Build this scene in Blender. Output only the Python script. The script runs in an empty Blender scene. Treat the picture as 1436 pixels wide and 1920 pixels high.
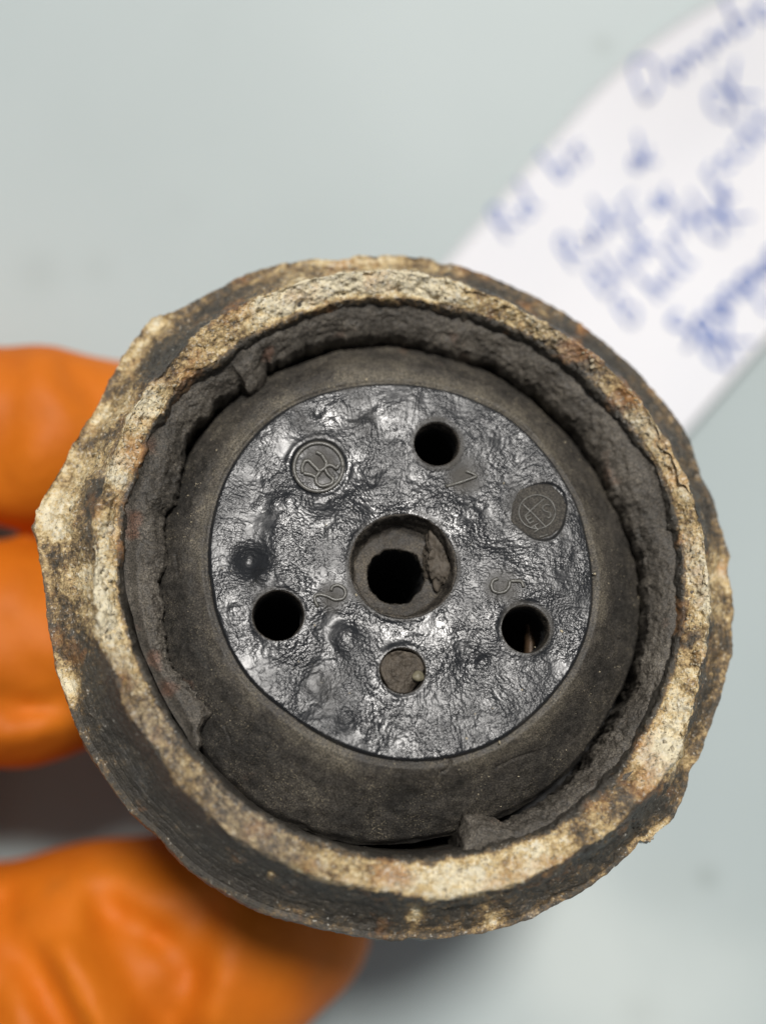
import bpy, math, random
import numpy as np
from mathutils import Matrix, Vector, Quaternion

random.seed(7)
rng = np.random.default_rng(7)
scene = bpy.context.scene
C = scene.collection

# ------------------------------------------------------------------ camera, sky, sun, exposure
CAM_Z, FACE_D, FPX = 0.172, 0.099, 2400.0          # metres; table top is z = 0
cam_d = bpy.data.cameras.new("camera")
cam = bpy.data.objects.new("camera", cam_d)
C.objects.link(cam)
cam.location = (0, 0, CAM_Z)
cam_d.sensor_fit = 'VERTICAL'
cam_d.sensor_height = 24.0
cam_d.lens = FPX / 1920.0 * 24.0
cam_d.clip_start, cam_d.clip_end = 0.005, 50.0
cam_d.dof.use_dof = True
cam_d.dof.focus_distance = 0.1005
cam_d.dof.aperture_fstop = 7.6
scene.camera = cam

SUN_EL, SUN_AZ = math.radians(63), math.radians(12)   # azimuth clockwise from +Y
world = bpy.data.worlds.new("World")
scene.world = world
world.use_nodes = True
wn = world.node_tree
sky = wn.nodes.new("ShaderNodeTexSky")
sky.sky_type = 'NISHITA'
sky.sun_disc = False
sky.sun_elevation = SUN_EL
sky.sun_rotation = SUN_AZ
sky.air_density = 1.0
sky.dust_density = 4.0
hs = wn.nodes.new("ShaderNodeHueSaturation")
hs.inputs['Saturation'].default_value = 0.22
wn.links.new(sky.outputs[0], hs.inputs['Color'])
bg = wn.nodes["Background"]
wn.links.new(hs.outputs[0], bg.inputs['Color'])
bg.inputs['Strength'].default_value = 0.05

sun_d = bpy.data.lights.new("sun", 'SUN')
sun_d.energy = 4.5
sun_d.angle = math.radians(9)
sun_d.color = (1.0, 0.965, 0.92)
sun = bpy.data.objects.new("sun", sun_d)
C.objects.link(sun)
sdir = Vector((math.sin(SUN_AZ) * math.cos(SUN_EL), math.cos(SUN_AZ) * math.cos(SUN_EL), math.sin(SUN_EL)))
sun.rotation_euler = sdir.to_track_quat('Z', 'Y').to_euler()
sun.location = sdir * 1.0

scene.view_settings.view_transform = 'Standard'
scene.view_settings.look = 'None'
scene.view_settings.exposure = -0.5
scene.view_settings.gamma = 1.0
scene.cycles.use_denoising = True
scene.cycles.max_bounces = 6

# ------------------------------------------------------------------ numeric helpers
def hash3(ix, iy, iz, seed):
    h = (ix.astype(np.int64) * 374761393 + iy.astype(np.int64) * 668265263 + iz.astype(np.int64) * 2147483647 + seed * 974711) & 0xFFFFFFFF
    h = ((h ^ (h >> 13)) * 1274126177) & 0xFFFFFFFF
    h = ((h ^ (h >> 16)) * 2246822519) & 0xFFFFFFFF
    h = h ^ (h >> 15)
    return (h & 0xFFFFFF).astype(np.float64) / 0xFFFFFF

def vnoise(p, seed=0):
    f = np.floor(p); i = f.astype(np.int64); t = p - f
    t = t * t * t * (t * (t * 6 - 15) + 10)
    out = np.zeros(len(p))
    for dx in (0, 1):
        wx = t[:, 0] if dx else 1 - t[:, 0]
        for dy in (0, 1):
            wy = t[:, 1] if dy else 1 - t[:, 1]
            for dz in (0, 1):
                wz = t[:, 2] if dz else 1 - t[:, 2]
                out += wx * wy * wz * hash3(i[:, 0] + dx, i[:, 1] + dy, i[:, 2] + dz, seed)
    return out * 2 - 1

def fbm(p, scale, octv=4, gain=0.5, seed=0):
    """p in metres, scale = feature size in metres; result about -1..1"""
    out = np.zeros(len(p)); a = 1.0; tot = 0; q = p / scale
    for k in range(octv):
        out += a * vnoise(q + 17.3 * k, seed + k); tot += a; a *= gain; q = q * 2.03
    return out / tot * 1.5

def smooth(e0, e1, x):
    t = np.clip((x - e0) / (e1 - e0), 0, 1)
    return t * t * (3 - 2 * t)

def mesh_obj(name, verts, faces, mat, parent=None, attrs=None, smooth_sh=True):
    me = bpy.data.meshes.new(name)
    verts = np.asarray(verts, dtype=np.float32)
    faces = np.asarray(faces, dtype=np.int32)
    n = faces.shape[1]
    me.vertices.add(len(verts)); me.vertices.foreach_set("co", verts.ravel())
    me.loops.add(faces.size); me.loops.foreach_set("vertex_index", faces.ravel())
    me.polygons.add(len(faces))
    me.polygons.foreach_set("loop_start", np.arange(0, faces.size, n, dtype=np.int32))
    me.polygons.foreach_set("loop_total", np.full(len(faces), n, dtype=np.int32))
    me.update(calc_edges=True)
    me.validate()
    if smooth_sh:
        me.polygons.foreach_set("use_smooth", np.ones(len(me.polygons), dtype=bool))
    for k, v in (attrs or {}).items():
        a = me.attributes.new(k, 'FLOAT', 'POINT')
        a.data.foreach_set("value", np.asarray(v, dtype=np.float32))
    me.materials.append(mat)
    o = bpy.data.objects.new(name, me)
    C.objects.link(o)
    if parent is not None:
        o.parent = parent
    return o

def grid_faces(nr, nt, closed=True, flip=False):
    i, j = np.meshgrid(np.arange(nr - 1), np.arange(nt if closed else nt - 1), indexing='ij')
    j2 = (j + 1) % nt
    f = np.stack([i * nt + j, i * nt + j2, (i + 1) * nt + j2, (i + 1) * nt + j], -1).reshape(-1, 4)
    return f[:, ::-1] if flip else f

def tag(o, label, cat, group=None, kind=None):
    if label: o['label'] = label
    if cat: o['category'] = cat
    if group: o['group'] = group
    if kind: o['kind'] = kind

# ------------------------------------------------------------------ plug frame; a measured picture point -> a point on a plane of the plug
K = FACE_D / FPX
TILT = math.radians(15.5)
nrm = Vector((math.sin(TILT) * 0.40, math.sin(TILT) * 0.9165, math.cos(TILT)))
PLUG_Q = Vector((0, 0, 1)).rotation_difference(nrm)
PLUG_T = Vector(((750 - 718) * K, -(1075 - 960) * K, CAM_Z - FACE_D))
R = np.array(PLUG_Q.to_matrix())
T = np.array(PLUG_T)
CAMP = np.array((0, 0, CAM_Z))

def P(pts, z):
    """picture points (1436x1920) -> local xy on the plug plane at local height z (m)"""
    pts = np.atleast_2d(np.asarray(pts, float))
    d = np.stack([(pts[:, 0] - 718) / FPX, -(pts[:, 1] - 960) / FPX, -np.ones(len(pts))], 1)
    o = R.T @ (CAMP - T)
    dl = d @ R
    t = (z - o[2]) / dl[:, 2]
    return (o + dl * t[:, None])[:, :2]

def to_px(loc):
    w = loc @ R.T + T
    d = w - CAMP
    return np.stack([718 + FPX * d[:, 0] / -d[:, 2], 960 - FPX * d[:, 1] / -d[:, 2]], 1)

def curve_r(pts, z, th):
    xy = P(pts, z)
    a = np.arctan2(xy[:, 1], xy[:, 0]); r = np.hypot(xy[:, 0], xy[:, 1])
    o = np.argsort(a); a = a[o]; r = r[o]
    a = np.concatenate([a - 2 * np.pi, a, a + 2 * np.pi]); r = np.tile(r, 3)
    return np.interp(th, a, r)

def circ(cx, cy, rad, n=48):
    a = np.linspace(0, 2 * np.pi, n, endpoint=False)
    return np.stack([cx + rad * np.cos(a), cy + rad * np.sin(a)], 1)

def blobs(px, lst):
    out = np.zeros(len(px))
    for x, y, r, w in lst:
        out += w * np.exp(-(((px[:, 0] - x) ** 2 + (px[:, 1] - y) ** 2) / (r * r)))
    return out

# ------------------------------------------------------------------ materials
def new_mat(name):
    m = bpy.data.materials.new(name); m.use_nodes = True
    nt = m.node_tree
    return m, nt, nt.nodes["Principled BSDF"]

def N(nt, t, **kw):
    n = nt.nodes.new(t)
    for k, v in kw.items():
        setattr(n, k, v)
    return n

def noise(nt, scale_mm, detail=6, rough=0.6, coord=None, stretch=None):
    """scale_mm: feature size in mm"""
    tc = N(nt, "ShaderNodeTexCoord")
    n = N(nt, "ShaderNodeTexNoise")
    n.inputs['Scale'].default_value = 1000.0 / scale_mm
    n.inputs['Detail'].default_value = detail
    n.inputs['Roughness'].default_value = rough
    if stretch:
        mp = N(nt, "ShaderNodeMapping"); mp.inputs['Scale'].default_value = stretch
        nt.links.new(tc.outputs['Object'], mp.inputs[0]); nt.links.new(mp.outputs[0], n.inputs['Vector'])
    else:
        nt.links.new(tc.outputs['Object'], n.inputs['Vector'])
    return n.outputs['Fac']

def ramp(nt, fac, stops, interp='LINEAR'):
    r = N(nt, "ShaderNodeValToRGB")
    r.color_ramp.interpolation = interp
    e = r.color_ramp.elements
    while len(e) < len(stops): e.new(0.5)
    for el, (p, c) in zip(e, stops):
        el.position = p; el.color = (*c, 1) if len(c) == 3 else c
    nt.links.new(fac, r.inputs[0])
    return r.outputs[0]

def math_(nt, op, a, b=None, clamp=False):
    n = N(nt, "ShaderNodeMath", operation=op); n.use_clamp = clamp
    for k, v in enumerate((a, b)):
        if v is None: continue
        if isinstance(v, (int, float)): n.inputs[k].default_value = v
        else: nt.links.new(v, n.inputs[k])
    return n.outputs[0]

def mixc(nt, fac, a, b, blend='MIX'):
    n = N(nt, "ShaderNodeMix", data_type='RGBA', blend_type=blend)
    for s, v in ((0, fac), (6, a), (7, b)):
        if isinstance(v, (int, float)): n.inputs[s].default_value = v
        elif isinstance(v, tuple): n.inputs[s].default_value = (*v, 1)
        else: nt.links.new(v, n.inputs[s])
    return n.outputs[2]

def bump(nt, h, dist_mm, strength=1.0, prev=None):
    b = N(nt, "ShaderNodeBump")
    b.inputs['Strength'].default_value = strength
    b.inputs['Distance'].default_value = dist_mm / 1000
    nt.links.new(h, b.inputs['Height'])
    if prev is not None: nt.links.new(prev, b.inputs['Normal'])
    return b.outputs[0]

def attr(nt, name):
    a = N(nt, "ShaderNodeAttribute"); a.attribute_name = name
    return a.outputs['Fac']

# table: pale grey-green painted board with faint smudges
def mat_table():
    m, nt, b = new_mat("pale_grey_painted_board")
    n1 = noise(nt, 70, 3, 0.5); n2 = noise(nt, 14, 4, 0.6); n3 = noise(nt, 0.7, 3, 0.6)
    c = ramp(nt, n1, [(0.3, (0.395, 0.462, 0.465)), (0.7, (0.455, 0.522, 0.527))])
    sm = ramp(nt, n2, [(0.66, (0, 0, 0)), (0.82, (1, 1, 1))])
    c = mixc(nt, math_(nt, 'MULTIPLY', sm, 0.22), c, (0.2, 0.23, 0.22))
    c = mixc(nt, attr(nt, 'pale_patch'), c, (0.60, 0.66, 0.645))
    st = attr(nt, "stain")
    c = mixc(nt, st, c, (0.17, 0.2, 0.18))
    nt.links.new(c, b.inputs['Base Color'])
    b.inputs['Roughness'].default_value = 0.5
    nt.links.new(bump(nt, n3, 0.03), b.inputs['Normal'])
    return m

def mat_paper():
    m, nt, b = new_mat("white_paper")
    n1 = noise(nt, 25, 3, 0.5)
    c = ramp(nt, n1, [(0.35, (0.80, 0.81, 0.85)), (0.7, (0.83, 0.83, 0.86))])
    nt.links.new(c, b.inputs['Base Color'])
    b.inputs['Roughness'].default_value = 0.7
    return m

def mat_ink():
    m, nt, b = new_mat("blue_ballpoint_ink")
    n1 = noise(nt, 1.5, 3, 0.5)
    nt.links.new(ramp(nt, n1, [(0.3, (0.012, 0.08, 0.40)), (0.7, (0.04, 0.16, 0.58))]), b.inputs['Base Color'])
    b.inputs['Roughness'].default_value = 0.5
    return m

def mat_glove():
    m, nt, b = new_mat("orange_rubber_glove")
    n1 = noise(nt, 9, 4, 0.55); n2 = noise(nt, 0.9, 3, 0.6)
    c = ramp(nt, n1, [(0.3, (0.54, 0.130, 0.004)), (0.7, (0.66, 0.172, 0.007))])
    dirt = ramp(nt, noise(nt, 16, 5, 0.65), [(0.56, (0, 0, 0)), (0.8, (1, 1, 1))])
    c = mixc(nt, math_(nt, 'MULTIPLY', dirt, 0.55), c, (0.30, 0.11, 0.02))
    nt.links.new(c, b.inputs['Base Color'])
    b.inputs['Roughness'].default_value = 0.62
    b.inputs['Specular IOR Level'].default_value = 0.3
    b.inputs['Subsurface Weight'].default_value = 0.05
    b.inputs['Subsurface Radius'].default_value = (0.002, 0.0008, 0.0003)
    nt.links.new(bump(nt, n2, 0.08), b.inputs['Normal'])
    return m

# ring: soot, baked dirt, pale oxide crust, rust
def mat_crust():
    m, nt, b = new_mat("oxide_crusted_metal")
    cr = attr(nt, "crust"); ru = attr(nt, "rust")
    nA = noise(nt, 2.2, 8, 0.66); nB = noise(nt, 0.55, 6, 0.7); nC = noise(nt, 0.16, 3, 0.6)
    v = math_(nt, 'ADD', cr, math_(nt, 'MULTIPLY', math_(nt, 'SUBTRACT', nA, 0.5), 1.1))
    v = math_(nt, 'ADD', v, math_(nt, 'MULTIPLY', math_(nt, 'SUBTRACT', nB, 0.5), 0.95))
    v = math_(nt, 'ADD', v, math_(nt, 'MULTIPLY', math_(nt, 'SUBTRACT', nC, 0.5), 0.60), clamp=True)
    c = ramp(nt, v, [(0.02, (0.050, 0.045, 0.037)), (0.28, (0.080, 0.069, 0.052)), (0.46, (0.175, 0.120, 0.064)),
                     (0.62, (0.42, 0.295, 0.140)), (0.80, (0.70, 0.54, 0.28)), (1.0, (0.84, 0.75, 0.53))])
    rn = noise(nt, 3.4, 6, 0.62)
    rm = ramp(nt, math_(nt, 'ADD', rn, ru), [(0.55, (0, 0, 0)), (0.74, (1, 1, 1))])
    rc = ramp(nt, nB, [(0.3, (0.17, 0.065, 0.02)), (0.5, (0.42, 0.19, 0.055)), (0.7, (0.68, 0.40, 0.17))])
    c = mixc(nt, math_(nt, 'MULTIPLY', rm, 0.75), c, rc)
    fl = ramp(nt, math_(nt, 'ADD', noise(nt, 0.30, 3, 0.6), math_(nt, 'MULTIPLY', v, 0.12)), [(0.66, (0, 0, 0)), (0.74, (1, 1, 1))])
    c = mixc(nt, math_(nt, 'MULTIPLY', fl, 0.5), c, (0.82, 0.79, 0.70))  # pale flecks put glints into the crust colour
    pit = ramp(nt, noise(nt, 0.22, 3, 0.65), [(0.34, (1, 1, 1)), (0.43, (0, 0, 0))])
    c = mixc(nt, math_(nt, 'MULTIPLY', pit, 0.65), c, (0.06, 0.048, 0.034))
    # bluish grey bare zinc
    zn = ramp(nt, math_(nt, 'ADD', noise(nt, 4.5, 5, 0.6), attr(nt, 'zinc')), [(0.60, (0, 0, 0)), (0.72, (1, 1, 1))])
    c = mixc(nt, math_(nt, 'MULTIPLY', zn, 0.25), c, mixc(nt, v, (0.05, 0.055, 0.06), (0.42, 0.44, 0.45)))
    # flecks of dark soot over everything
    sp = ramp(nt, noise(nt, 0.9, 4, 0.7), [(0.62, (0, 0, 0)), (0.72, (1, 1, 1))])
    c = mixc(nt, math_(nt, 'MULTIPLY', sp, 0.6), c, (0.06, 0.047, 0.034))
    nt.links.new(c, b.inputs['Base Color'])
    ro = ramp(nt, nB, [(0.3, (0.22,) * 3), (0.7, (0.58,) * 3)])
    nt.links.new(ro, b.inputs['Roughness'])
    h = math_(nt, 'ADD', math_(nt, 'MULTIPLY', nB, 1.0), math_(nt, 'MULTIPLY', nC, 0.5))
    n = bump(nt, h, 0.19, 1.0)
    ln = N(nt, "ShaderNodeTexNoise", noise_dimensions='1D')
    ln.inputs['Scale'].default_value = 26.0; ln.inputs['Detail'].default_value = 4
    nt.links.new(attr(nt, 'turn'), ln.inputs['W'])
    n = bump(nt, math_(nt, 'MULTIPLY', ln.outputs['Fac'], attr(nt, 'turned')), 0.16, 1.0, n)
    nt.links.new(n, b.inputs['Normal'])
    return m

# dusty charred plastic: liner, collar, sleeves
def mat_char(name, dark, mid, light, rusty=0.0, speck=0.5, bumpmm=0.12, rough=(0.5, 0.85), spec=0.5):
    m, nt, b = new_mat(name)
    du = attr(nt, 'dust_tone')
    nA = noise(nt, 5, 6, 0.6); nB = noise(nt, 0.8, 7, 0.7); nC = noise(nt, 0.13, 2, 0.5)
    v = math_(nt, 'ADD', math_(nt, 'MULTIPLY', nA, 0.55), math_(nt, 'MULTIPLY', nB, 0.45))
    v = math_(nt, 'ADD', v, math_(nt, 'MULTIPLY', du, 0.22))
    c = ramp(nt, v, [(0.36, dark), (0.5, mid), (0.66, light)])
    if rusty:
        rn = ramp(nt, math_(nt, 'ADD', noise(nt, 3.2, 5, 0.6), attr(nt, "rust")), [(0.64, (0, 0, 0)), (0.8, (1, 1, 1))])
        c = mixc(nt, math_(nt, 'MULTIPLY', rn, rusty), c, (0.15, 0.06, 0.03))
    gr = ramp(nt, noise(nt, 0.12, 2, 0.6), [(0.32, (0.25,) * 3), (0.5, (0.95,) * 3), (0.68, (2.2,) * 3)])
    c = mixc(nt, 0.85, c, gr, 'MULTIPLY')
    s = ramp(nt, nC, [(0.61, (0, 0, 0)), (0.69, (1, 1, 1))])
    pm = ramp(nt, noise(nt, 2.5, 3, 0.5), [(0.4, (0, 0, 0)), (0.65, (1, 1, 1))])
    c = mixc(nt, math_(nt, 'MULTIPLY', math_(nt, 'MULTIPLY', s, pm), speck), c, (0.34, 0.29, 0.20))
    nt.links.new(c, b.inputs['Base Color'])
    ro = ramp(nt, nB, [(0.3, (rough[0],) * 3), (0.7, (rough[1],) * 3)])
    nt.links.new(ro, b.inputs['Roughness'])
    b.inputs['Specular IOR Level'].default_value = spec
    h = math_(nt, 'ADD', nB, math_(nt, 'MULTIPLY', nC, 0.45))
    nt.links.new(bump(nt, h, bumpmm, 0.9), b.inputs['Normal'])
    return m

# glossy heat-blistered black contact plate
def mat_plate():
    m, nt, b = new_mat("blistered_black_phenolic")
    du = attr(nt, "dust_tone")
    nA = noise(nt, 4.5, 5, 0.6); nB = noise(nt, 0.75, 2, 0.5); nC = noise(nt, 0.19, 1.5, 0.5)
    dm = ramp(nt, math_(nt, 'ADD', du, math_(nt, 'MULTIPLY', math_(nt, 'SUBTRACT', nA, 0.5), 1.2)), [(0.25, (0, 0, 0)), (0.85, (1, 1, 1))])
    c = mixc(nt, dm, (0.015, 0.0165, 0.019), mixc(nt, nB, (0.035, 0.033, 0.030), (0.085, 0.078, 0.066)))
    s = ramp(nt, noise(nt, 0.28, 2, 0.5), [(0.745, (0, 0, 0)), (0.79, (1, 1, 1))])
    c = mixc(nt, math_(nt, 'MULTIPLY', s, 0.5), c, (0.4, 0.37, 0.3))
    nt.links.new(c, b.inputs['Base Color'])
    ro = math_(nt, 'ADD', ramp(nt, nA, [(0.3, (0.20,) * 3), (0.7, (0.42,) * 3)]), math_(nt, 'MULTIPLY', dm, 0.3), clamp=True)
    nt.links.new(ro, b.inputs['Roughness'])
    b.inputs['Specular IOR Level'].default_value = 0.45
    vt = N(nt, "ShaderNodeTexVoronoi", feature='SMOOTH_F1')
    vt.inputs['Scale'].default_value = 2600
    tc = N(nt, "ShaderNodeTexCoord")
    mp = mixc(nt, 0.06, tc.outputs['Object'], N(nt, "ShaderNodeTexNoise").outputs['Color'])
    nt.links.new(tc.outputs['Object'], vt.inputs['Vector'])
    wr = ramp(nt, noise(nt, 3.0, 4, 0.6), [(0.36, (0.10,) * 3), (0.60, (1.0,) * 3)])
    nB = math_(nt, 'MULTIPLY', nB, wr)
    n = bump(nt, nB, 0.045, 1.0)
    n = bump(nt, math_(nt, 'MULTIPLY', math_(nt, 'ADD', nC, math_(nt, 'MULTIPLY', vt.outputs['Distance'], 0.35)), wr), 0.075, 1.0, n)
    nt.links.new(n, b.inputs['Normal'])
    return m

def mat_plain(name, col, rough=0.5, metal=0.0):
    m, nt, b = new_mat(name)
    n1 = noise(nt, 0.8, 5, 0.65)
    d = tuple(x * 0.55 for x in col); l = tuple(min(1, x * 1.35) for x in col)
    nt.links.new(ramp(nt, n1, [(0.3, d), (0.7, l)]), b.inputs['Base Color'])
    b.inputs['Roughness'].default_value = rough; b.inputs['Metallic'].default_value = metal
    nt.links.new(bump(nt, n1, 0.06), b.inputs['Normal'])
    return m

M_TABLE, M_PAPER, M_INK, M_GLOVE, M_CRUST, M_PLATE = mat_table(), mat_paper(), mat_ink(), mat_glove(), mat_crust(), mat_plate()
M_LINER = mat_char("charred_liner", (0.030, 0.026, 0.020), (0.068, 0.059, 0.047), (0.135, 0.119, 0.096), rusty=0.45, speck=0.45, bumpmm=0.12, spec=0.6)
M_COLLAR = mat_char("dusty_collar", (0.022, 0.020, 0.017), (0.050, 0.044, 0.036), (0.105, 0.092, 0.070), rusty=0.5, speck=0.75, bumpmm=0.05)
M_SLEEVE = mat_char("sooty_bore", (0.014, 0.012, 0.009), (0.040, 0.034, 0.027), (0.10, 0.085, 0.065), speck=0.4, bumpmm=0.06)
M_STAMP = mat_char("dusty_stamp", (0.026, 0.024, 0.020), (0.045, 0.041, 0.035), (0.070, 0.064, 0.054), speck=0.2, bumpmm=0.05, rough=(0.6, 0.85), spec=0.3)
M_EMBOSS = mat_plain("worn_black_emboss", (0.10, 0.097, 0.085), 0.33)
M_BLACK = mat_plain("recess_shade_black", (0.008, 0.008, 0.008), 0.9)
M_BARREL = mat_plain("black_rubber_barrel", (0.03, 0.03, 0.03), 0.6)
M_GRIT = mat_plain("pale_oxide_grains", (0.50, 0.43, 0.30), 0.7)
M_SAND = mat_plain("brown_grit", (0.085, 0.070, 0.053), 0.7)
M_PEBBLE = mat_plain("pale_pebble", (0.20, 0.18, 0.12), 0.5)
M_BRASS = mat_plain("tarnished_brass", (0.09, 0.055, 0.03), 0.45, 0.3)

# ------------------------------------------------------------------ table
# one sheet, denser lines where the camera looks
def build_table():
    g = np.unique(np.concatenate([np.linspace(-0.6, 0.6, 25), np.linspace(-0.1, 0.1, 180)]))
    X, Y = np.meshgrid(g, g, indexing='ij'); n = len(g)
    v = np.stack([X.ravel(), Y.ravel(), np.zeros(n * n)], 1)
    kt = CAM_Z / FPX; st = np.zeros(n * n)
    for px, py, r, w in [(1130, 85, 16, .5), (1325, 1645, 20, .5), (1260, 1655, 60, .12), (75, 510, 40, .22), (185, 505, 30, .16),
                         (1200, 1900, 40, .2), (340, 390, 30, .06), (1390, 1730, 60, .06), (380, 60, 40, .05)]:
        x, y = (px - 718) * kt, -(py - 960) * kt
        st += w * np.exp(-((v[:, 0] - x) ** 2 + (v[:, 1] - y) ** 2) / (r * kt) ** 2)
    return v, grid_faces(n, n, closed=False, flip=True), st
v, f, st = build_table()
kt = CAM_Z / FPX
wp = np.stack([v[:, 0] / kt + 718, 960 - v[:, 1] / kt], 1)
pale_patch = np.clip(blobs(wp, [(1100, 1790, 190, .75), (1380, 1850, 160, .4), (1200, 1950, 220, .4), (980, 1700, 90, .3)]) + 0.25 * fbm(v, 0.012, 4, .55, 500) * blobs(wp, [(1150, 1800, 260, 1)]), 0, 0.9)  # paler patch towards the lower right of the table
tb = mesh_obj("tabletop", v, f, M_TABLE, attrs={"stain": np.clip(st * 0.65, 0, 1), "pale_patch": pale_patch})
tb['kind'] = 'structure'

# ------------------------------------------------------------------ ribbons / tubes
def tube(path, rad, nseg=8, flat=1.0):
    """closed-ended round tube along a polyline; flat squashes it in z"""
    path = np.asarray(path, float)
    rad = np.broadcast_to(np.asarray(rad, float), (len(path),)).copy()
    tan = np.gradient(path, axis=0)
    tan /= np.linalg.norm(tan, axis=1)[:, None] + 1e-12
    up = np.array((0, 0, 1.0))
    side = np.cross(tan, up); l = np.linalg.norm(side, axis=1)[:, None]
    side = np.where(l > 1e-6, side / np.maximum(l, 1e-9), np.array((1.0, 0, 0)))
    nn = np.cross(side, tan)
    a = np.linspace(0, 2 * np.pi, nseg, endpoint=False)
    ring = (np.cos(a)[None, :, None] * side[:, None, :] + flat * np.sin(a)[None, :, None] * nn[:, None, :]) * rad[:, None, None] + path[:, None, :]
    v = ring.reshape(-1, 3)
    v = np.concatenate([v, path[:1], path[-1:]])
    f = [tuple(x) for x in grid_faces(len(path), nseg)]
    b0 = len(v) - 2
    tri = [(b0, (k + 1) % nseg, k, k) for k in range(nseg)]
    e = (len(path) - 1) * nseg
    tri += [(b0 + 1, e + k, e + (k + 1) % nseg, e + (k + 1) % nseg) for k in range(nseg)]
    return v, np.array(f), np.array([t[:3] for t in tri])

def spline(pts, n):
    pts = np.asarray(pts, float)
    d = np.concatenate([[0], np.cumsum(np.linalg.norm(np.diff(pts, axis=0), axis=1))])
    s = np.linspace(0, d[-1], n)
    out = np.stack([np.interp(s, d, pts[:, k]) for k in range(pts.shape[1])], 1)
    for _ in range(2):
        o2 = out.copy(); o2[1:-1] = 0.25 * out[:-2] + 0.5 * out[1:-1] + 0.25 * out[2:]; out = o2
    return out

def tubes_obj(name, paths, rad, mat, parent, flat=0.8, nseg=8):
    V, F, off = [], [], 0
    for p in paths:
        v, q, t = tube(p, rad, nseg, flat)
        V.append(v)
        F += [tuple(x + off for x in r) for r in q] + [tuple(x + off for x in r) for r in t]
        off += len(v)
    me = bpy.data.meshes.new(name)
    me.from_pydata(np.concatenate(V).tolist(), [], F)
    me.polygons.foreach_set("use_smooth", np.ones(len(me.polygons), dtype=bool))
    me.materials.append(mat)
    o = bpy.data.objects.new(name, me); C.objects.link(o); o.parent = parent
    return o

# ------------------------------------------------------------------ paper note with handwriting
KT = CAM_Z / FPX
def tpx(px, py, z=0.0):
    k = (CAM_Z - z) / FPX
    return np.array(((px - 718) * k, -(py - 960) * k, z))

# strip axes on the table (metres): u along the writing (up-right), w across it (down-right)
P_A = tpx(838, 488)[:2]            # near corner, upper-left edge
U = np.array((math.cos(math.radians(49)), math.sin(math.radians(49))))
W = np.array((U[1], -U[0]))
Q = CAM_Z / 0.26
def bend_of(s):
    ds = np.clip(s - 0.026, 0, None)
    return np.where(ds < 0.024, 9.0 * ds ** 2, 9.0 * 0.024 ** 2 + 0.432 * (ds - 0.024))
def sheet_pt(s, w):
    """s metres along, w metres across -> 3D point on the bent sheet"""
    s = np.asarray(s, float); w = np.asarray(w, float)
    bend = bend_of(s)           # upper edge swings right in the plane
    xy = P_A + s[..., None] * U + (w + bend)[..., None] * W
    z = 0.0006 + 0.0035 * smooth(0.02 * Q, 0.058 * Q, w) + 0.007 * smooth(0.03 * Q, 0.12 * Q, s)
    return np.concatenate([xy, z[..., None]], -1)

note = bpy.data.objects.new("paper_note", None); C.objects.link(note)
note.location = (0.05, 0.05, 0.0)
NOTE0 = np.array((0.05, 0.05, 0.0))
tag(note, "white paper note with blue handwriting lying on the grey tabletop", "note")
ns, nw = 70, 40
S, Wd = np.meshgrid(np.linspace(-0.035 * Q, 0.17 * Q, ns), np.linspace(0, 0.0585 * Q, nw), indexing='ij')
top = sheet_pt(S, Wd).reshape(-1, 3) - NOTE0
nv = len(top)
bot = top - np.array((0, 0, 0.00012))
f = grid_faces(ns, nw, closed=False)
F = np.concatenate([f[:, ::-1] + nv, f])
edge = []
idx = np.arange(nv).reshape(ns, nw)
for loop in (idx[0, :], idx[:, -1], idx[-1, ::-1], idx[::-1, 0]):
    for a, b2 in zip(loop[:-1], loop[1:]):
        edge.append((a, b2, b2 + nv, a + nv))
mesh_obj("sheet", np.concatenate([top, bot]), np.concatenate([F, np.array(edge)]), M_PAPER, note)

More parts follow.
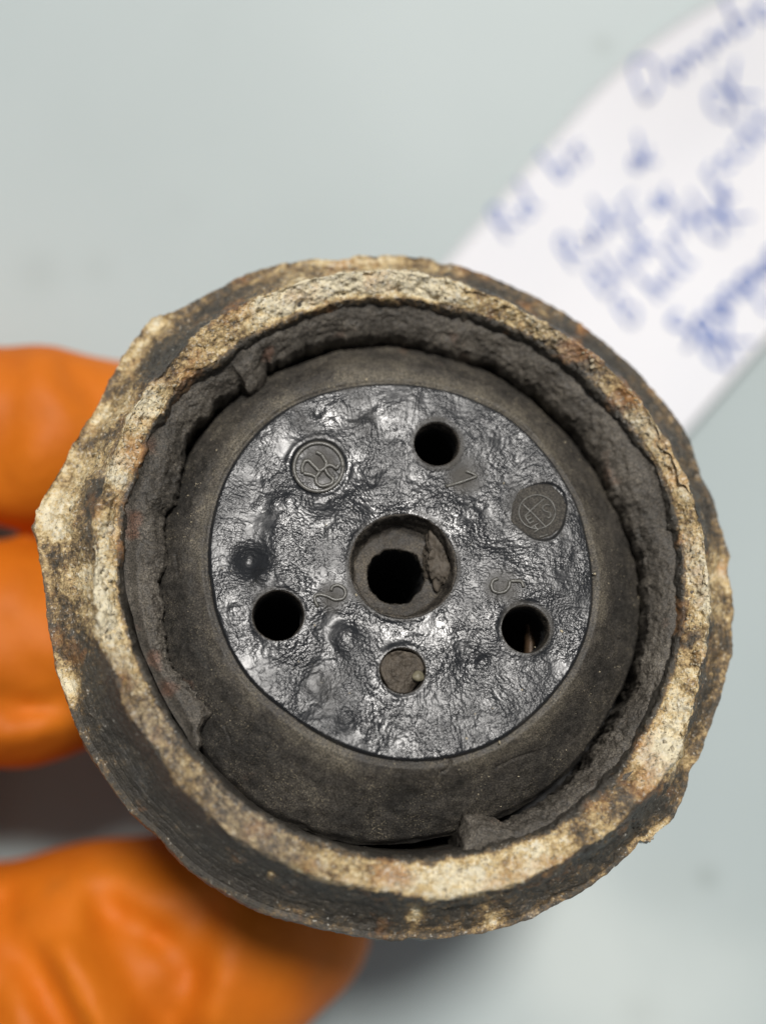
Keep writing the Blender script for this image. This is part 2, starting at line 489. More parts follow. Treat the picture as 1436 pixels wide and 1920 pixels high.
GLY = {
 'D': [[(0, 0), (0, 1), (.4, .95), (.6, .5), (.4, .05), (0, 0)]], 'O': [[(.3, 0), (0, .4), (.15, .95), (.45, .95), (.6, .5), (.3, 0)]],
 'K': [[(0, 0), (0, 1)], [(.5, 1), (0, .45), (.55, 0)]], 'R': [[(0, 0), (0, 1), (.45, .9), (.4, .55), (0, .5), (.5, 0)]],
 'B': [[(0, 0), (0, 1), (.4, .85), (.35, .55), (0, .52), (.5, .4), (.4, .05), (0, 0)]], 'S': [[(.5, .9), (.2, 1), (.05, .75), (.45, .4), (.35, .05), (0, .1)]],
 'F': [[(0, 0), (0, 1), (.5, 1)], [(0, .5), (.4, .5)]], 'L': [[(0, 1), (0, 0), (.5, 0)]],
 'o': [[(.2, 0), (0, .25), (.2, .5), (.4, .25), (.2, 0)]], 'm': [[(0, 0), (0, .5), (.15, .45), (.2, 0), (.25, .45), (.4, .45), (.45, 0)]],
 'n': [[(0, 0), (0, .5), (.2, .5), (.3, .4), (.32, 0)]], 'e': [[(0, .27), (.3, .3), (.2, .5), (.02, .3), (.15, 0), (.35, .08)]],
 'b': [[(0, 1), (0, 0), (.3, .05), (.3, .45), (0, .4)]], 'l': [[(.05, 1), (.0, .1), (.15, 0)]], 'i': [[(.05, .5), (.05, 0)], [(.05, .68), (.07, .72)]],
 's': [[(.28, .45), (.08, .5), (.05, .32), (.25, .2), (.2, 0), (0, .03)]], 'r': [[(0, 0), (0, .5), (.05, .4), (.25, .5)]],
 'c': [[(.3, .45), (.1, .5), (0, .25), (.1, 0), (.32, .06)]], 'k': [[(0, 0), (0, 1)], [(.28, .5), (0, .22), (.3, 0)]],
 'h': [[(0, 0), (0, 1)], [(0, .4), (.2, .5), (.28, 0)]], 'a': [[(.3, .5), (.05, .45), (.02, .05), (.28, .15), (.3, .5), (.36, 0)]],
 'u': [[(0, .5), (.03, .05), (.25, .05), (.3, .5), (.33, 0)]], 'g': [[(.3, .5), (.03, .4), (.1, .05), (.3, .2), (.3, .5), (.25, -.4), (0, -.3)]],
 'p': [[(0, .5), (0, -.45)], [(0, .4), (.25, .5), (.3, .2), (0, .05)]], 't': [[(.1, .9), (.08, .05), (.25, 0)], [(0, .55), (.25, .58)]],
 'w': [[(0, .5), (.1, 0), (.2, .4), (.3, 0), (.42, .5)]], '-': [[(0, .3), (.3, .3)]], '9': [[(.3, .9), (.05, .9), (.05, .55), (.3, .6), (.3, .9), (.25, 0)]],
 'd': [[(.28, .4), (.05, .45), (.02, .05), (.26, .1)], [(.3, 1), (.28, .1), (.35, 0)]],
}
def write_word(text, px, py, ang_deg, size_px, rad_px=3.1):
    """pen strokes laid on the bent sheet"""
    o = tpx(px, py)[:2]; k = KT
    a = math.radians(ang_deg)
    ex = np.array((math.cos(a), math.sin(a))); ey = np.array((-ex[1], ex[0]))
    paths = []; cx = 0.0
    for ch in text:
        if ch == ' ': cx += 0.45; continue
        wmax = 0
        for st_ in GLY[ch]:
            q = np.array(st_, float) + rng.normal(0, 0.03, (len(st_), 2))
            q = spline(q, 14); wmax = max(wmax, q[:, 0].max())
            q[:, 0] += q[:, 1] * 0.15 + cx
            xy = o + (q[:, :1] * ex + q[:, 1:] * ey) * size_px * k
            d = xy - P_A
            s = d @ U; w = d @ W
            w0 = w - bend_of(s)
            p3 = sheet_pt(s, w0); p3[:, 2] += 0.0001
            paths.append(p3 - NOTE0)
        cx += wmax + 0.16
    tubes_obj("handwritten_word", paths, rad_px * k, M_INK, note, flat=0.12, nseg=6)

for args in [("Dommbel", 1205, 200, 33, 84), ("OK", 1342, 250, 42, 74), ("Rel", 950, 450, 44, 66), ("bis", 1052, 345, 44, 70),
             ("ok", 1180, 330, 24, 66), ("Ruck", 1075, 505, 46, 68), ("Far", 1200, 440, 44, 68), ("rechts", 1330, 352, 40, 66),
             ("Blink", 1135, 560, 45, 68), ("-rk", 1255, 470, 42, 64), ("Lk", 1322, 420, 42, 66), ("B hell", 1178, 618, 45, 68), ("OK", 1330, 475, 42, 70),
             ("Sponnung", 1272, 668, 43, 72, 4.6), ("OK", 1330, 710, 43, 70), ("la", 1420, 600, 40, 70)]:
    write_word(*args)

# ------------------------------------------------------------------ the plug
plug = bpy.data.objects.new("burnt_connector", None); C.objects.link(plug)
plug.location = PLUG_T
plug.rotation_mode = 'QUATERNION'; plug.rotation_quaternion = PLUG_Q
tag(plug, "burnt round connector with pale crusted rim and black holed face, held in glove", "connector")

SIL = [(1378,1130),(1372,1085),(1360,1050),(1345,985),(1330,930),(1312,880),(1290,830),(1265,790),(1240,760),(1205,715),(1170,680),(1135,650),(1100,625),(1092,608),(1075,600),(1040,583),(1000,563),(960,545),(920,525),(880,510),(840,497),(800,490),(740,482),(690,480),(668,487),(655,494),(610,491),(560,492),(500,505),(460,520),(420,540),(385,560),(350,580),(325,592),(300,592),(283,600),(262,622),(245,640),(225,690),(205,715),(188,745),(175,775),(158,805),(132,850),(110,890),(90,925),(68,960),(61,990),(68,1018),(80,1040),(84,1080),(92,1150),(100,1210),(107,1250),(118,1290),(130,1316),(150,1382),(175,1424),(206,1466),(241,1518),(286,1563),(356,1626),(443,1688),(560,1727),(650,1753),(740,1762),(789,1764),(866,1753),(940,1738),(987,1725),(1039,1693),(1082,1676),(1125,1641),(1169,1607),(1195,1576),(1216,1581),(1238,1552),(1259,1533),(1290,1460),(1315,1386),(1337,1343),(1350,1300),(1362,1240),(1370,1190),(1380,1150)]
CREST = [(210,1250),(227,1295),(255,1354),(283,1400),(338,1473),(373,1514),(425,1556),(478,1591),(560,1629),(633,1657),(724,1672),(789,1686),(888,1680),(960,1660),(1020,1636),(1082,1605),(1140,1570),(1190,1525),(1222,1490),(1254,1451),(1279,1408),(1300,1343),(1310,1300),(1316,1250),(1322,1204),(1330,1151),(1330,1090),(1323,1023),(1310,956),(1293,906),(1265,856),(1237,800),(1190,735),(1141,686),(1079,640),(1016,602),(932,558),(849,525),(744,505),(687,503),(583,518),(513,546),(444,572),(391,605),(339,654),(287,717),(252,758),(222,820),(197,892),(185,956),(180,1030),(180,1110),(188,1190)]
INNER = [(280,800),(272,833),(255,884),(234,928),(226,995),(222,1051),(221,1106),(233,1157),(249,1218),(265,1260),(290,1313),(331,1379),(363,1420),(408,1466),(460,1514),(519,1549),(583,1577),(633,1595),(691,1608),(760,1617),(829,1614),(879,1602),(961,1585),(1022,1566),(1061,1542),(1112,1494),(1150,1460),(1180,1425),(1212,1373),(1234,1326),(1251,1285),(1265,1240),(1276,1196),(1284,1134),(1284,1079),(1273,995),(1259,945),(1237,889),(1209,836),(1185,800),(1120,727),(1058,668),(974,619),(891,587),(807,564),(732,552),(640,560),(618,566),(548,590),(480,622),(444,646),(400,685),(352,700),(329,731),(301,780)]
LIP = [(640,635),(724,630),(765,636),(828,648),(840,655),(891,665),(932,681),(995,719),(1058,769),(1100,819),(1115,850),(1134,875),(1153,925),(1181,978),(1201,1040),(1209,1093),(1212,1148),(1206,1196),(1201,1246),(1189,1299),(1151,1356),(1125,1399),(1091,1447),(1039,1490),(996,1520),(968,1536),(945,1538),(920,1530),(897,1525),(873,1532),(863,1560),(860,1600),(858,1640),(830,1650),(760,1652),(691,1640),(640,1612),(620,1576),(590,1568),(570,1590),(519,1590),(460,1545),(400,1500),(372,1440),(380,1360),(397,1335),(366,1290),(330,1255),(316,1232),(311,1190),(302,1130),(302,1078),(311,1051),(305,1000),(305,967),(330,940),(339,911),(345,870),(350,818),(372,790),(395,769),(412,752),(430,742),(448,732),(452,722),(470,738),(489,728),(493,712),(499,690),(520,672),(560,655),(600,642)]
LOUT = [(285,800),(275,833),(258,884),(240,928),(234,995),(232,1051),(236,1106),(250,1157),(266,1218),(285,1260),(310,1313),(345,1370)] + [p for p in INNER if p[0] > 420 or p[1] < 760]

def polar(nt_):
    return np.linspace(-np.pi, np.pi, nt_, endpoint=False)

def loft(rs, zs, th):
    """rs, zs arrays (nr, nt) -> verts"""
    return np.stack([rs * np.cos(th)[None, :], rs * np.sin(th)[None, :], zs], -1).reshape(-1, 3)

def normals_of(v, nr, nt_):
    g = v.reshape(nr, nt_, 3)
    du = np.gradient(g, axis=0)
    dv = (np.roll(g, -1, 1) - np.roll(g, 1, 1)) * 0.5
    n = np.cross(du, dv).reshape(-1, 3)
    n /= np.linalg.norm(n, axis=1)[:, None] + 1e-15
    return n

MM = 1e-3
ZS, ZC, ZI = -6.0 * MM, 0.0, -1.3 * MM

CREAM = [(100,960,42,.55),(150,880,40,.35),(105,1000,30,.45),(185,770,36,.5),(240,650,34,.45),(290,610,26,.4),(165,1085,48,.6),(190,1165,42,.5),
         (126,1285,26,.8),(115,1240,22,.3),(1345,1080,40,.6),(1345,1150,34,.45),(1325,1230,40,.4),(1290,1310,40,.3),(1270,1400,40,.35),(1240,1560,24,.5),
         (780,1715,20,.8),(925,1718,26,.45),(900,1650,60,.2),(650,512,90,.35),(740,520,70,.4),(840,545,50,.25),(560,560,60,.35),(500,590,40,.25),
         (1250,1440,50,.3),(1230,1400,30,.4),(1000,1600,50,.25),(740,1650,40,.35),(830,1650,40,.3),(260,760,36,.35),(215,870,40,.3),(1320,1020,40,.2),
         (1270,880,34,.25),(1230,770,40,.2),(1000,590,60,.1),(560,1640,10,.5),(508,1642,9,.7),(1190,1590,18,.3),(200,1000,24,.15),(130,920,30,.25),(1165,1380,20,.15)]
DARK = [(190,930,34,.35),(1150,1490,44,.3),(1090,1560,26,.3),(300,690,40,.25),(330,660,30,.2),(1180,1500,30,.3),(1290,1290,24,.3),(1290,1205,26,.4),
        (1310,1240,20,.3),(700,1690,26,.3),(1060,640,40,.12),(1100,690,40,.15),(420,600,40,.2),(1310,1190,22,.35),(250,1330,60,.1),(1215,760,14,.3),(900,548,14,.3)]
RUSTB = [(1085,650,34,.16),(1180,745,28,.18),(1235,830,22,.1),(255,860,40,.14),(270,790,30,.10),(250,960,30,.1),(140,1225,26,.16),(1360,1060,22,.2),(1215,1460,40,.14),
         (740,1640,34,.16),(950,1640,28,.15),(430,580,50,.08),(340,740,40,.1),(1095,612,14,.3),(1340,1240,24,.12),(640,510,60,.08),(930,1712,22,.14),(1300,1340,24,.1),(150,1330,20,.08)]

def build_ring():
    nt_ = 1900
    th = polar(nt_)
    r0 = curve_r(SIL, ZS, th); r1 = curve_r(CREST, ZC, th); r2 = curve_r(INNER, ZI, th)
    # the crest curve is softened so the ridge runs on
    k = np.ones(25) / 25
    def sm(r): return np.convolve(np.concatenate([r[-40:], r, r[:40]]), k, 'same')[40:-40]
    r1 = sm(r1); r2 = sm(r2); 
    kk = np.hanning(91); kk /= kk.sum()
    def sm2(r): return np.convolve(np.concatenate([r[-90:], r, r[:90]]), kk, 'same')[90:-90]
    r1 = sm2(r1); r2 = 0.4 * r2 + 0.6 * sm2(r2)
    df = r0 - sm2(r0)
    r0 = sm2(r0) + df * smooth(0.12 * MM, 0.38 * MM, np.abs(df))
    g0 = np.stack([np.cos(th) * 0.027, np.sin(th) * 0.027, 0 * th], 1)
    chip = fbm(g0, 3.5 * MM, 4, 0.6, 611)
    r0 = r0 + 0.10 * MM * chip - 0.35 * MM * smooth(0.35, 0.8, -fbm(g0, 5 * MM, 2, .5, 613))
    rdg = 0.25 + 0.75 * np.exp(-((np.angle(np.exp(1j * (th - math.radians(-125))))) / 0.7) ** 2)
    rs, zs, us = [], [], []
    def seg(n, fn, u0, u1):
        for t in np.linspace(0, 1, n, endpoint=False):
            r, z = fn(t); rs.append(r + 0 * th); zs.append(z + 0 * th); us.append(np.full(nt_, u0 + (u1 - u0) * t))
    seg(10, lambda t: (r0 * 0.90 + (r0 * 0.10) * t ** 0.6, -17 * MM + 8 * MM * t), 0, 1)
    seg(14, lambda t: (r0 + 0.15 * MM * math.sin(math.pi * t), -9 * MM + 3.2 * MM * t), 1, 2)
    def bev(t):
        r = r0 + (r1 - r0) * t
        z = -5.8 * MM + (5.5 * MM) * t - 1.0 * MM * math.sin(math.pi * t) + 0.35 * MM * math.exp(-(t / 0.08) ** 2)
        return r, z
    seg(52, bev, 2, 3)
    def crest(t):
        r = r1 + (r2 - r1) * t
        z = -0.3 * MM + rdg * (0.30 * MM * math.exp(-((t - 0.1) / 0.12) ** 2) + 0.22 * MM * math.exp(-((t - 0.07) / 0.045) ** 2)) - 1.0 * MM * t ** 1.4
        return r, z
    seg(50, crest, 3, 4)
    seg(34, lambda t: (r2 - 0.9 * MM * t ** 0.5 + 0.0, -1.3 * MM - 11.5 * MM * t ** 1.6), 4, 5)
    rs, zs, us = np.array(rs), np.array(zs), np.array(us)
    v = loft(rs, zs, th); nr = len(rs); u = us.ravel()
    n = normals_of(v, nr, nt_)
    px = to_px(v)
    u_ = u; u = u + 0.16 * fbm(v, 2.6 * MM, 4, 0.6, 301) * smooth(1.9, 2.1, u) * (1 - smooth(3.9, 4.0, u))
    onb = smooth(2.0, 2.15, u) * (1 - smooth(2.93, 3.02, u))      # outer bevel
    onc = smooth(2.95, 3.04, u) * (1 - smooth(3.9, 4.08, u))      # crest band
    rimb = smooth(0.9, 1.4, u) * (1 - smooth(2.05, 2.3, u))
    crust = 0.10 + 0.08 * onb + 0.62 * onc + 0.22 * rimb + blobs(px, CREAM) - blobs(px, DARK)
    ang = np.arctan2(v[:, 1], v[:, 0])
    # lower left: calmer, greyer, smoother stretch of rim
    ll = np.exp(-((np.angle(np.exp(1j * (ang - math.radians(-130))))) / 0.55) ** 2)
    crust -= 0.20 * ll * onc + 0.16 * ll * onb
    tr = np.exp(-((np.angle(np.exp(1j * (ang - math.radians(45))))) / 0.5) ** 2)
    crust -= 0.10 * tr * onc
    u = u_
    lf = np.exp(-((np.angle(np.exp(1j * (ang - math.radians(150))))) / 0.75) ** 2)
    crust += 0.20 * lf * onb
    crust -= 0.25 * smooth(4.05, 4.3, u)
    rust = blobs(px, RUSTB) - 0.03 + 0.06 * onc - 0.06 * ll
    # relief
    big = fbm(v, 5.0 * MM, 3, 0.5, 3)
    mid = fbm(v, 1.6 * MM, 4, 0.55, 11)
    fine = fbm(v, 0.5 * MM, 3, 0.6, 23)
    lump = np.clip(fbm(v, 1.1 * MM, 3, 0.5, 31), 0, 1)
    calm = 1 - 0.65 * ll * smooth(2.0, 2.2, u) * (1 - smooth(2.95, 3.05, u))
    vis = calm * smooth(0.8, 1.3, u) * (1 - 0.55 * rimb) * (1 - 0.6 * smooth(4.1, 4.5, u))
    d = (0.22 * big + 0.26 * mid * (1 - 0.35 * ll) + 0.12 * fine) * MM * vis
    d += 0.55 * MM * lump * np.clip(crust, 0, 1) * (onc + 0.6 * onb + rimb * .3) * (1 - 0.5 * ll)
    d += 0.10 * MM * blobs(px, CREAM) * onb * 3
    # shallow turned groove lines on the bevel, lower left
    d += 0.015 * MM * np.sin(u * 60) * onb * ll
    v = v + n * d[:, None]
    o = mesh_obj("housing_ring", v, grid_faces(nr, nt_), M_CRUST, plug, {"crust": crust, "rust": rust, "turn": u, "turned": 0.25 + 0.75 * ll, "zinc": 0.22 * ll * onc + 0.1 * tr * onc})
    return r2

r2_ring = build_ring()

def build_liner():
    nt_ = 1700
    th = polar(nt_)
    zl = -3.0 * MM
    r2 = curve_r(LOUT, -2.4 * MM, th); r3 = curve_r(LIP, -3.6 * MM, th)
    g = np.stack([np.cos(th) * 0.02, np.sin(th) * 0.02, 0 * th], 1)
    r3 = r3 + 0.22 * MM * fbm(g, 1.2 * MM, 4, 0.6, 5) + 0.1 * MM * fbm(g, 0.35 * MM, 2, 0.6, 9)
    rout = curve_r(INNER, -2.0 * MM, th)
    absent = r3 > rout                                            # where the liner has crumbled away
    leftgap = rout - r2
    tight = 1 - smooth(0.15 * MM, 0.4 * MM, leftgap)
    tight = np.convolve(np.concatenate([tight[-40:], tight, tight[:40]]), np.ones(41) / 41, 'same')[40:-40]
    r2x = r2 + 0.55 * MM * tight
    r3 = np.where(absent, r2x - 0.05 * MM, np.minimum(r3, r2x - 0.1 * MM))
    drop = np.where(absent, -5.0 * MM, 0.0)
    drop = np.convolve(np.concatenate([drop[-6:], drop, drop[:6]]), np.ones(7) / 7, 'same')[6:-6]
    rs, zs, us = [], [], []
    for t in np.linspace(0, 1, 8, endpoint=False):               # outer side wall
        rs.append(r2x - 0.0 * t); zs.append(-9 * MM + (6.5 + 1.1 * tight) * MM * t + drop); us.append(0 * th + t)
    for t in np.linspace(0, 1, 60, endpoint=False):
        rs.append(r2x + (r3 - r2x) * t)
        z = -2.5 * MM - 1.5 * MM * t + 1.15 * MM * tight * (1 - smooth(0.2, 1.0, t)) + (0.22 + 0.1 * tight) * MM * math.exp(-((t - 0.72) / 0.22) ** 2) - 0.5 * MM * smooth(0.93, 1.0, t) - 0.25 * MM * math.exp(-((t - 0.35) / 0.15) ** 2)
        zs.append(z + drop); us.append(0 * th + 1 + t)
    for t in np.linspace(0, 1, 14):
        rs.append(r3 + 0.5 * MM * t); zs.append(-4.55 * MM - 6 * MM * t + drop); us.append(0 * th + 2 + t)
    rs, zs, u = np.array(rs), np.array(zs), np.array(us).ravel()
    v = loft(rs, zs, th); nr = len(rs)
    n = normals_of(v, nr, nt_); px = to_px(v)
    d = (0.34 * fbm(v, 3.2 * MM, 4, 0.55, 41) + 0.22 * fbm(v, 0.9 * MM, 5, 0.68, 47) + 0.16 * np.clip(fbm(v, 0.5 * MM, 3, 0.6, 49), 0, 1)) * MM * smooth(1.15, 1.6, u) * 0.8
    left = np.exp(-(((px[:, 0] - 330) / 90) ** 2 + ((px[:, 1] - 880) / 170) ** 2))
    d += left * 0.35 * MM * np.clip(fbm(v, 2.0 * MM, 3, .5, 77), 0, 1)
    v = v + n * d[:, None]
    rust = blobs(px, [(880,660,40,.12),(700,640,50,.08),(258,970,16,.35),(248,1000,14,.3),(285,1240,22,.3),(310,1290,26,.3),(255,1180,16,.2),
                      (1130,845,40,.15),(1160,900,40,.1),(510,660,20,.2),(285,830,20,.2)]) - 0.02
    mesh_obj("charred_liner", v, grid_faces(nr, nt_), M_LINER, plug, {"rust": rust})

build_liner()

ZD = -1.6 * MM                       # plate height
DISC = [(750,713),(830,724),(900,747),(950,775),(985,802),(1040,870),(1085,950),(1104,1030),(1112,1100),(1105,1170),(1080,1240),(1040,1300),(990,1350),(930,1394),(850,1422),(770,1430),(690,1418),(620,1390),(560,1355),(535,1335),(480,1290),(440,1240),(412,1180),(394,1110),(388,1040),(396,970),(420,890),(460,825),(510,775),(570,740),(650,718)]

def disc_r(th, z=ZD):
    r = curve_r(DISC, z, th)
    k = np.ones(21) / 21
    return np.interp(th, *(lambda tt: (tt, np.convolve(curve_r(DISC, z, tt), k, 'same')))(np.linspace(-1.2 * np.pi, 1.2 * np.pi, 721)))

COLLAR = [(1203,1130),(1193,1040),(1165,965),(1130,905),(1092,850),(1048,800),(995,753),(925,703),(845,668),(745,650),(640,656),(540,688),(440,748),(360,840),(300,960),(280,1090),(288,1200),(325,1330),(390,1430),(470,1505),(560,1552),(650,1578),(743,1584),(840,1570),(935,1535),(1030,1480),(1105,1400),(1160,1310),(1192,1220)]

def lean(xy):
    return 0.030 * xy[..., 0] - 0.038 * xy[..., 1]

def build_collar():
    nt_ = 1700
    th = polar(nt_)
    r4 = disc_r(th); r5 = curve_r(COLLAR, -6.6 * MM, th)
    rs, zs, us = [], [], []
    for t in np.linspace(0, 1, 8, endpoint=False):               # tucks under the plate edge
        rs.append(r4 - 0.9 * MM * (1 - t)); zs.append(ZD - 0.9 * MM + 0.5 * MM * t + 0 * th); us.append(0 * th + t)
    for t in np.linspace(0, 1, 84, endpoint=False):
        rs.append(r4 + (r5 - r4) * t)
        z = ZD - 0.40 * MM + 0.28 * MM * smooth(0.0, 0.09, t) - 4.6 * MM * t ** 1.25 - 0.9 * MM * smooth(0.92, 1, t)
        zs.append(z + 0 * th); us.append(0 * th + 1 + t)
    for t in np.linspace(0, 1, 14):
        rs.append(r5 - 0.3 * MM * t); zs.append(ZD - 5.6 * MM - 6 * MM * t + 0 * th); us.append(0 * th + 2 + t)
    rs, zs, u = np.array(rs), np.array(zs), np.array(us).ravel()
    v = loft(rs, zs, th); nr = len(rs)
    n = normals_of(v, nr, nt_); px = to_px(v)
    vis = smooth(0.9, 1.05, u)
    d = (0.14 * fbm(v, 3.5 * MM, 3, 0.5, 51) + 0.06 * fbm(v, 0.8 * MM, 4, 0.6, 57)) * MM * vis
    for pts in ([(640, 1440), (622, 1480), (632, 1515)], [(1128, 1180), (1160, 1200), (1176, 1240)], [(352, 1010), (330, 1040), (334, 1080)],
                [(560, 700), (580, 684), (612, 676)], [(930, 1440), (960, 1425), (1000, 1410)], [(440, 1330), (420, 1362), (432, 1392)]):
        for a, b in zip(np.array(pts[:-1], float), np.array(pts[1:], float)):
            s = np.clip(((px - a) @ (b - a)) / ((b - a) @ (b - a)), 0, 1)
            dd = np.linalg.norm(px - (a + s[:, None] * (b - a)), axis=1)
            d -= 0.10 * MM * np.exp(-(dd / 2.4) ** 2)
    v[:, 2] += lean(v) * (1 - smooth(1.0, 1.5, u))
    # hair crack running out from the plate edge
    a, b = np.array((842, 1428)), np.array((805, 1482))
    s = np.clip(((px - a) @ (b - a)) / ((b - a) @ (b - a)), 0, 1)
    q = a + s[:, None] * (b - a) + np.stack([4 * np.sin(s * 9), 0 * s], 1)
    dd = np.linalg.norm(px - q, axis=1)
    d -= 0.35 * MM * np.exp(-(dd / 2.6) ** 2) * (1 - s) ** 0.4
    d -= 0.12 * MM * np.exp(-(((px[:, 0] - 775) / 40) ** 2 + ((px[:, 1] - 1495) / 18) ** 2))
    v = v + n * d[:, None]
    rust = blobs(px, [(560,645,60,.1),(690,655,60,.12),(800,660,60,.12),(330,1290,30,.25),(300,1240,30,.25),(360,1330,30,.12)]) - 0.06
    t_ = np.clip(u - 1, 0, 1)
    dust_tone = 0.55 * np.exp(-((t_ - 0.12) / 0.16) ** 2) - 0.25 + blobs(px, [(700,670,120,.4),(470,830,60,.35),(980,790,80,.3),(1140,1000,50,.2),(640,1480,60,.15),(330,1000,40,.1),(350,1180,60,-.4),(400,1350,90,-.3),(700,1560,160,-.25)])  # dust band by the plate; lit top and shaded bottom are put in colour
    mesh_obj("insulator_collar", v, grid_faces(nr, nt_), M_COLLAR, plug, {"rust": rust, "dust_tone": dust_tone})

build_collar()

# ------------------------------------------------------------------ contact plate
HOLES = {"h1": (820, 830, 46), "h2": (522, 1153, 49), "h3": (983, 1181, 47), "clog": (754, 1258, 44), "bore": (756, 1060, 103)}
HL = {k: (P([(x, y)], ZD)[0], r * K * 1.005) for k, (x, y, r) in HOLES.items()}
EMB = (598, 872, 52); MED = (1010, 958, 55)

def plate_height(xy, px):
    """relief of the blistered plate in metres"""
    v = np.concatenate([xy, np.zeros((len(xy), 1))], 1)
    amp = np.clip(0.65 + 0.7 * fbm(v, 5.0 * MM, 2, 0.5, 67), 0.15, 1.3)
    h = 0.17 * fbm(v, 4.2 * MM, 2, 0.4, 61) + amp * (0.036 * fbm(v, 1.7 * MM, 2, 0.45, 63) + 0.013 * fbm(v, 0.5 * MM, 4, 0.65, 65))
    # wrinkle strength dies out in the calmer lower right
    calm = np.exp(-(((px[:, 0] - 900) / 190) ** 2 + ((px[:, 1] - 1330) / 120) ** 2))
    h *= 1 - 0.5 * calm
    for x, y, r, a in [(468,1050,30,-.55),(650,1350,22,-.28),(590,1275,55,-.25),(700,880,22,-.2),(600,950,30,-.18),(560,800,24,-.12),(440,1150,30,.2),
                       (700,905,7,-.07),(672,1000,9,-.08),(605,998,9,-.08),(668,936,6,-.06),(915,1020,8,-.06),(820,1230,6,-.05),(596,770,9,-.08),
                       (880,1250,40,-.2),(930,1320,30,.12),(640,830,40,.1),(720,820,30,-.16),(955,870,45,-.14),(905,1240,12,-.15),(560,1330,16,-.15),
                       (770,760,24,.14),(690,790,16,.12),(1040,1130,20,-.08),(545,930,22,.14)]:
        h += a * np.exp(-((px[:, 0] - x) ** 2 + (px[:, 1] - y) ** 2) / (r * r))
    h += 0.30 * np.exp(-((px[:, 0] - 490) ** 2 + (px[:, 1] - 1078) ** 2) / 14 ** 2)
    # finger-shaped blister
    a, b = np.array((648, 1190)), np.array((690, 1275))
    s = np.clip(((px - a) @ (b - a)) / ((b - a) @ (b - a)), 0, 1)
    dd = np.linalg.norm(px - (a + s[:, None] * (b - a)), axis=1)
    h += 0.20 * np.exp(-(dd / 22) ** 2) * (1 - 0.6 * s) - 0.05 * np.exp(-((dd - 34) / 13) ** 2) * (1 - s)
    # crease along the left edge
    crs = np.array([(391, 1080), (400, 1140), (425, 1210), (460, 1275), (490, 1310)])
    dm = np.full(len(px), 1e9)
    for a, b in zip(crs[:-1], crs[1:]):
        s = np.clip(((px - a) @ (b - a)) / ((b - a) @ (b - a)), 0, 1)
        dm = np.minimum(dm, np.linalg.norm(px - (a + s[:, None] * (b - a)), axis=1))
    h -= 0.22 * np.exp(-(dm / 4) ** 2)
    # sunk emblem and dust-filled medallion
    de = np.hypot(px[:, 0] - EMB[0], px[:, 1] - EMB[1])
    fe = 1 - smooth(49, 54, de)
    h = h * (1 - fe) + fe * -0.14 + 0.05 * np.exp(-((de - 58) / 6) ** 2)
    dm_ = np.hypot(px[:, 0] - MED[0], (px[:, 1] - MED[1])) + 4 * np.sin(3 * np.arctan2(px[:, 1] - MED[1], px[:, 0] - MED[0]) + 1)
    fm = 1 - smooth(50, 56, dm_)
    h = h * (1 - fm) - 0.13 * fm
    for k, (x, y, r) in HOLES.items():
        dh = np.hypot(px[:, 0] - x, px[:, 1] - y) - r
        h = h * (1 - 0.6 * np.exp(-(dh / 6) ** 2)) + (0.02 if k == "clog" else 0.0) * np.exp(-((dh - 6) / 5) ** 2)
    return h * MM + lean(xy)

def build_plate():
    n = 660
    R_ = 405 * K
    xs = np.linspace(-R_, R_, n)
    X, Y = np.meshgrid(xs, xs, indexing='ij')
    xy = np.stack([X.ravel(), Y.ravel()], 1)
    cell = xs[1] - xs[0]
    r = np.hypot(xy[:, 0], xy[:, 1]); a = np.arctan2(xy[:, 1], xy[:, 0])
    tt = np.linspace(-np.pi, np.pi, 2000)
    rd = np.interp(a, tt, disc_r(tt))
    # snap the rim and the hole edges to true curves
    rel = r - rd
    near = np.abs(rel) < 0.75 * cell
    xy[near] *= (rd[near] / r[near])[:, None]
    keep = rel < 0.75 * cell
    inside = np.zeros(len(xy), bool)
    for k, (c, hr) in HL.items():
        d = xy - c; dr = np.hypot(d[:, 0], d[:, 1])
        nh = np.abs(dr - hr) < 0.75 * cell
        xy[nh] = c + d[nh] * (hr / dr[nh])[:, None]
        inside |= dr < hr - 0.75 * cell
    keep &= ~inside
    f = grid_faces(n, n, closed=False)
    f = f[:, ::-1]
    f = f[keep[f].all(1)]
    used = np.unique(f); mp = -np.ones(len(xy), int); mp[used] = np.arange(len(used))
    f = mp[f]; xy = xy[used]
    loc = np.concatenate([xy, np.full((len(xy), 1), ZD)], 1)
    px = to_px(loc)
    z = ZD + plate_height(xy, px)
    rr = np.hypot(xy[:, 0], xy[:, 1]); rd2 = np.interp(np.arctan2(xy[:, 1], xy[:, 0]), tt, disc_r(tt))
    e = rd2 - rr
    z -= 0.35 * MM * (1 - smooth(0, 0.40 * MM, e)) ** 2
    z -= 0.8 * MM * (e < 0.02 * MM)
    dust_tone = blobs(px, [(598,872,50,.9),(866,900,34,.75),(622,1118,36,.8),(945,1103,40,.8),(1010,958,58,.9),(600,1275,60,.35),(720,790,50,.3),(650,760,60,.28),
                      (468,1050,26,.15),(900,880,50,.25),(800,780,40,.15),(970,820,50,.1),(480,1100,25,.3),(1050,1160,40,.12),(700,1300,60,.12),(580,780,50,.15)])
    dust_tone += 0.25 * np.exp(-(e / (0.5 * MM)) ** 2)
    for k, (x, y, hr) in HOLES.items():
        dust_tone += 0.5 * np.exp(-((np.hypot(px[:, 0] - x, px[:, 1] - y) - hr) / 7) ** 2)
    v = np.concatenate([xy, z[:, None]], 1)
    return mesh_obj("contact_plate", v, f, M_PLATE, plug, {"dust_tone": dust_tone})

plate = build_plate()

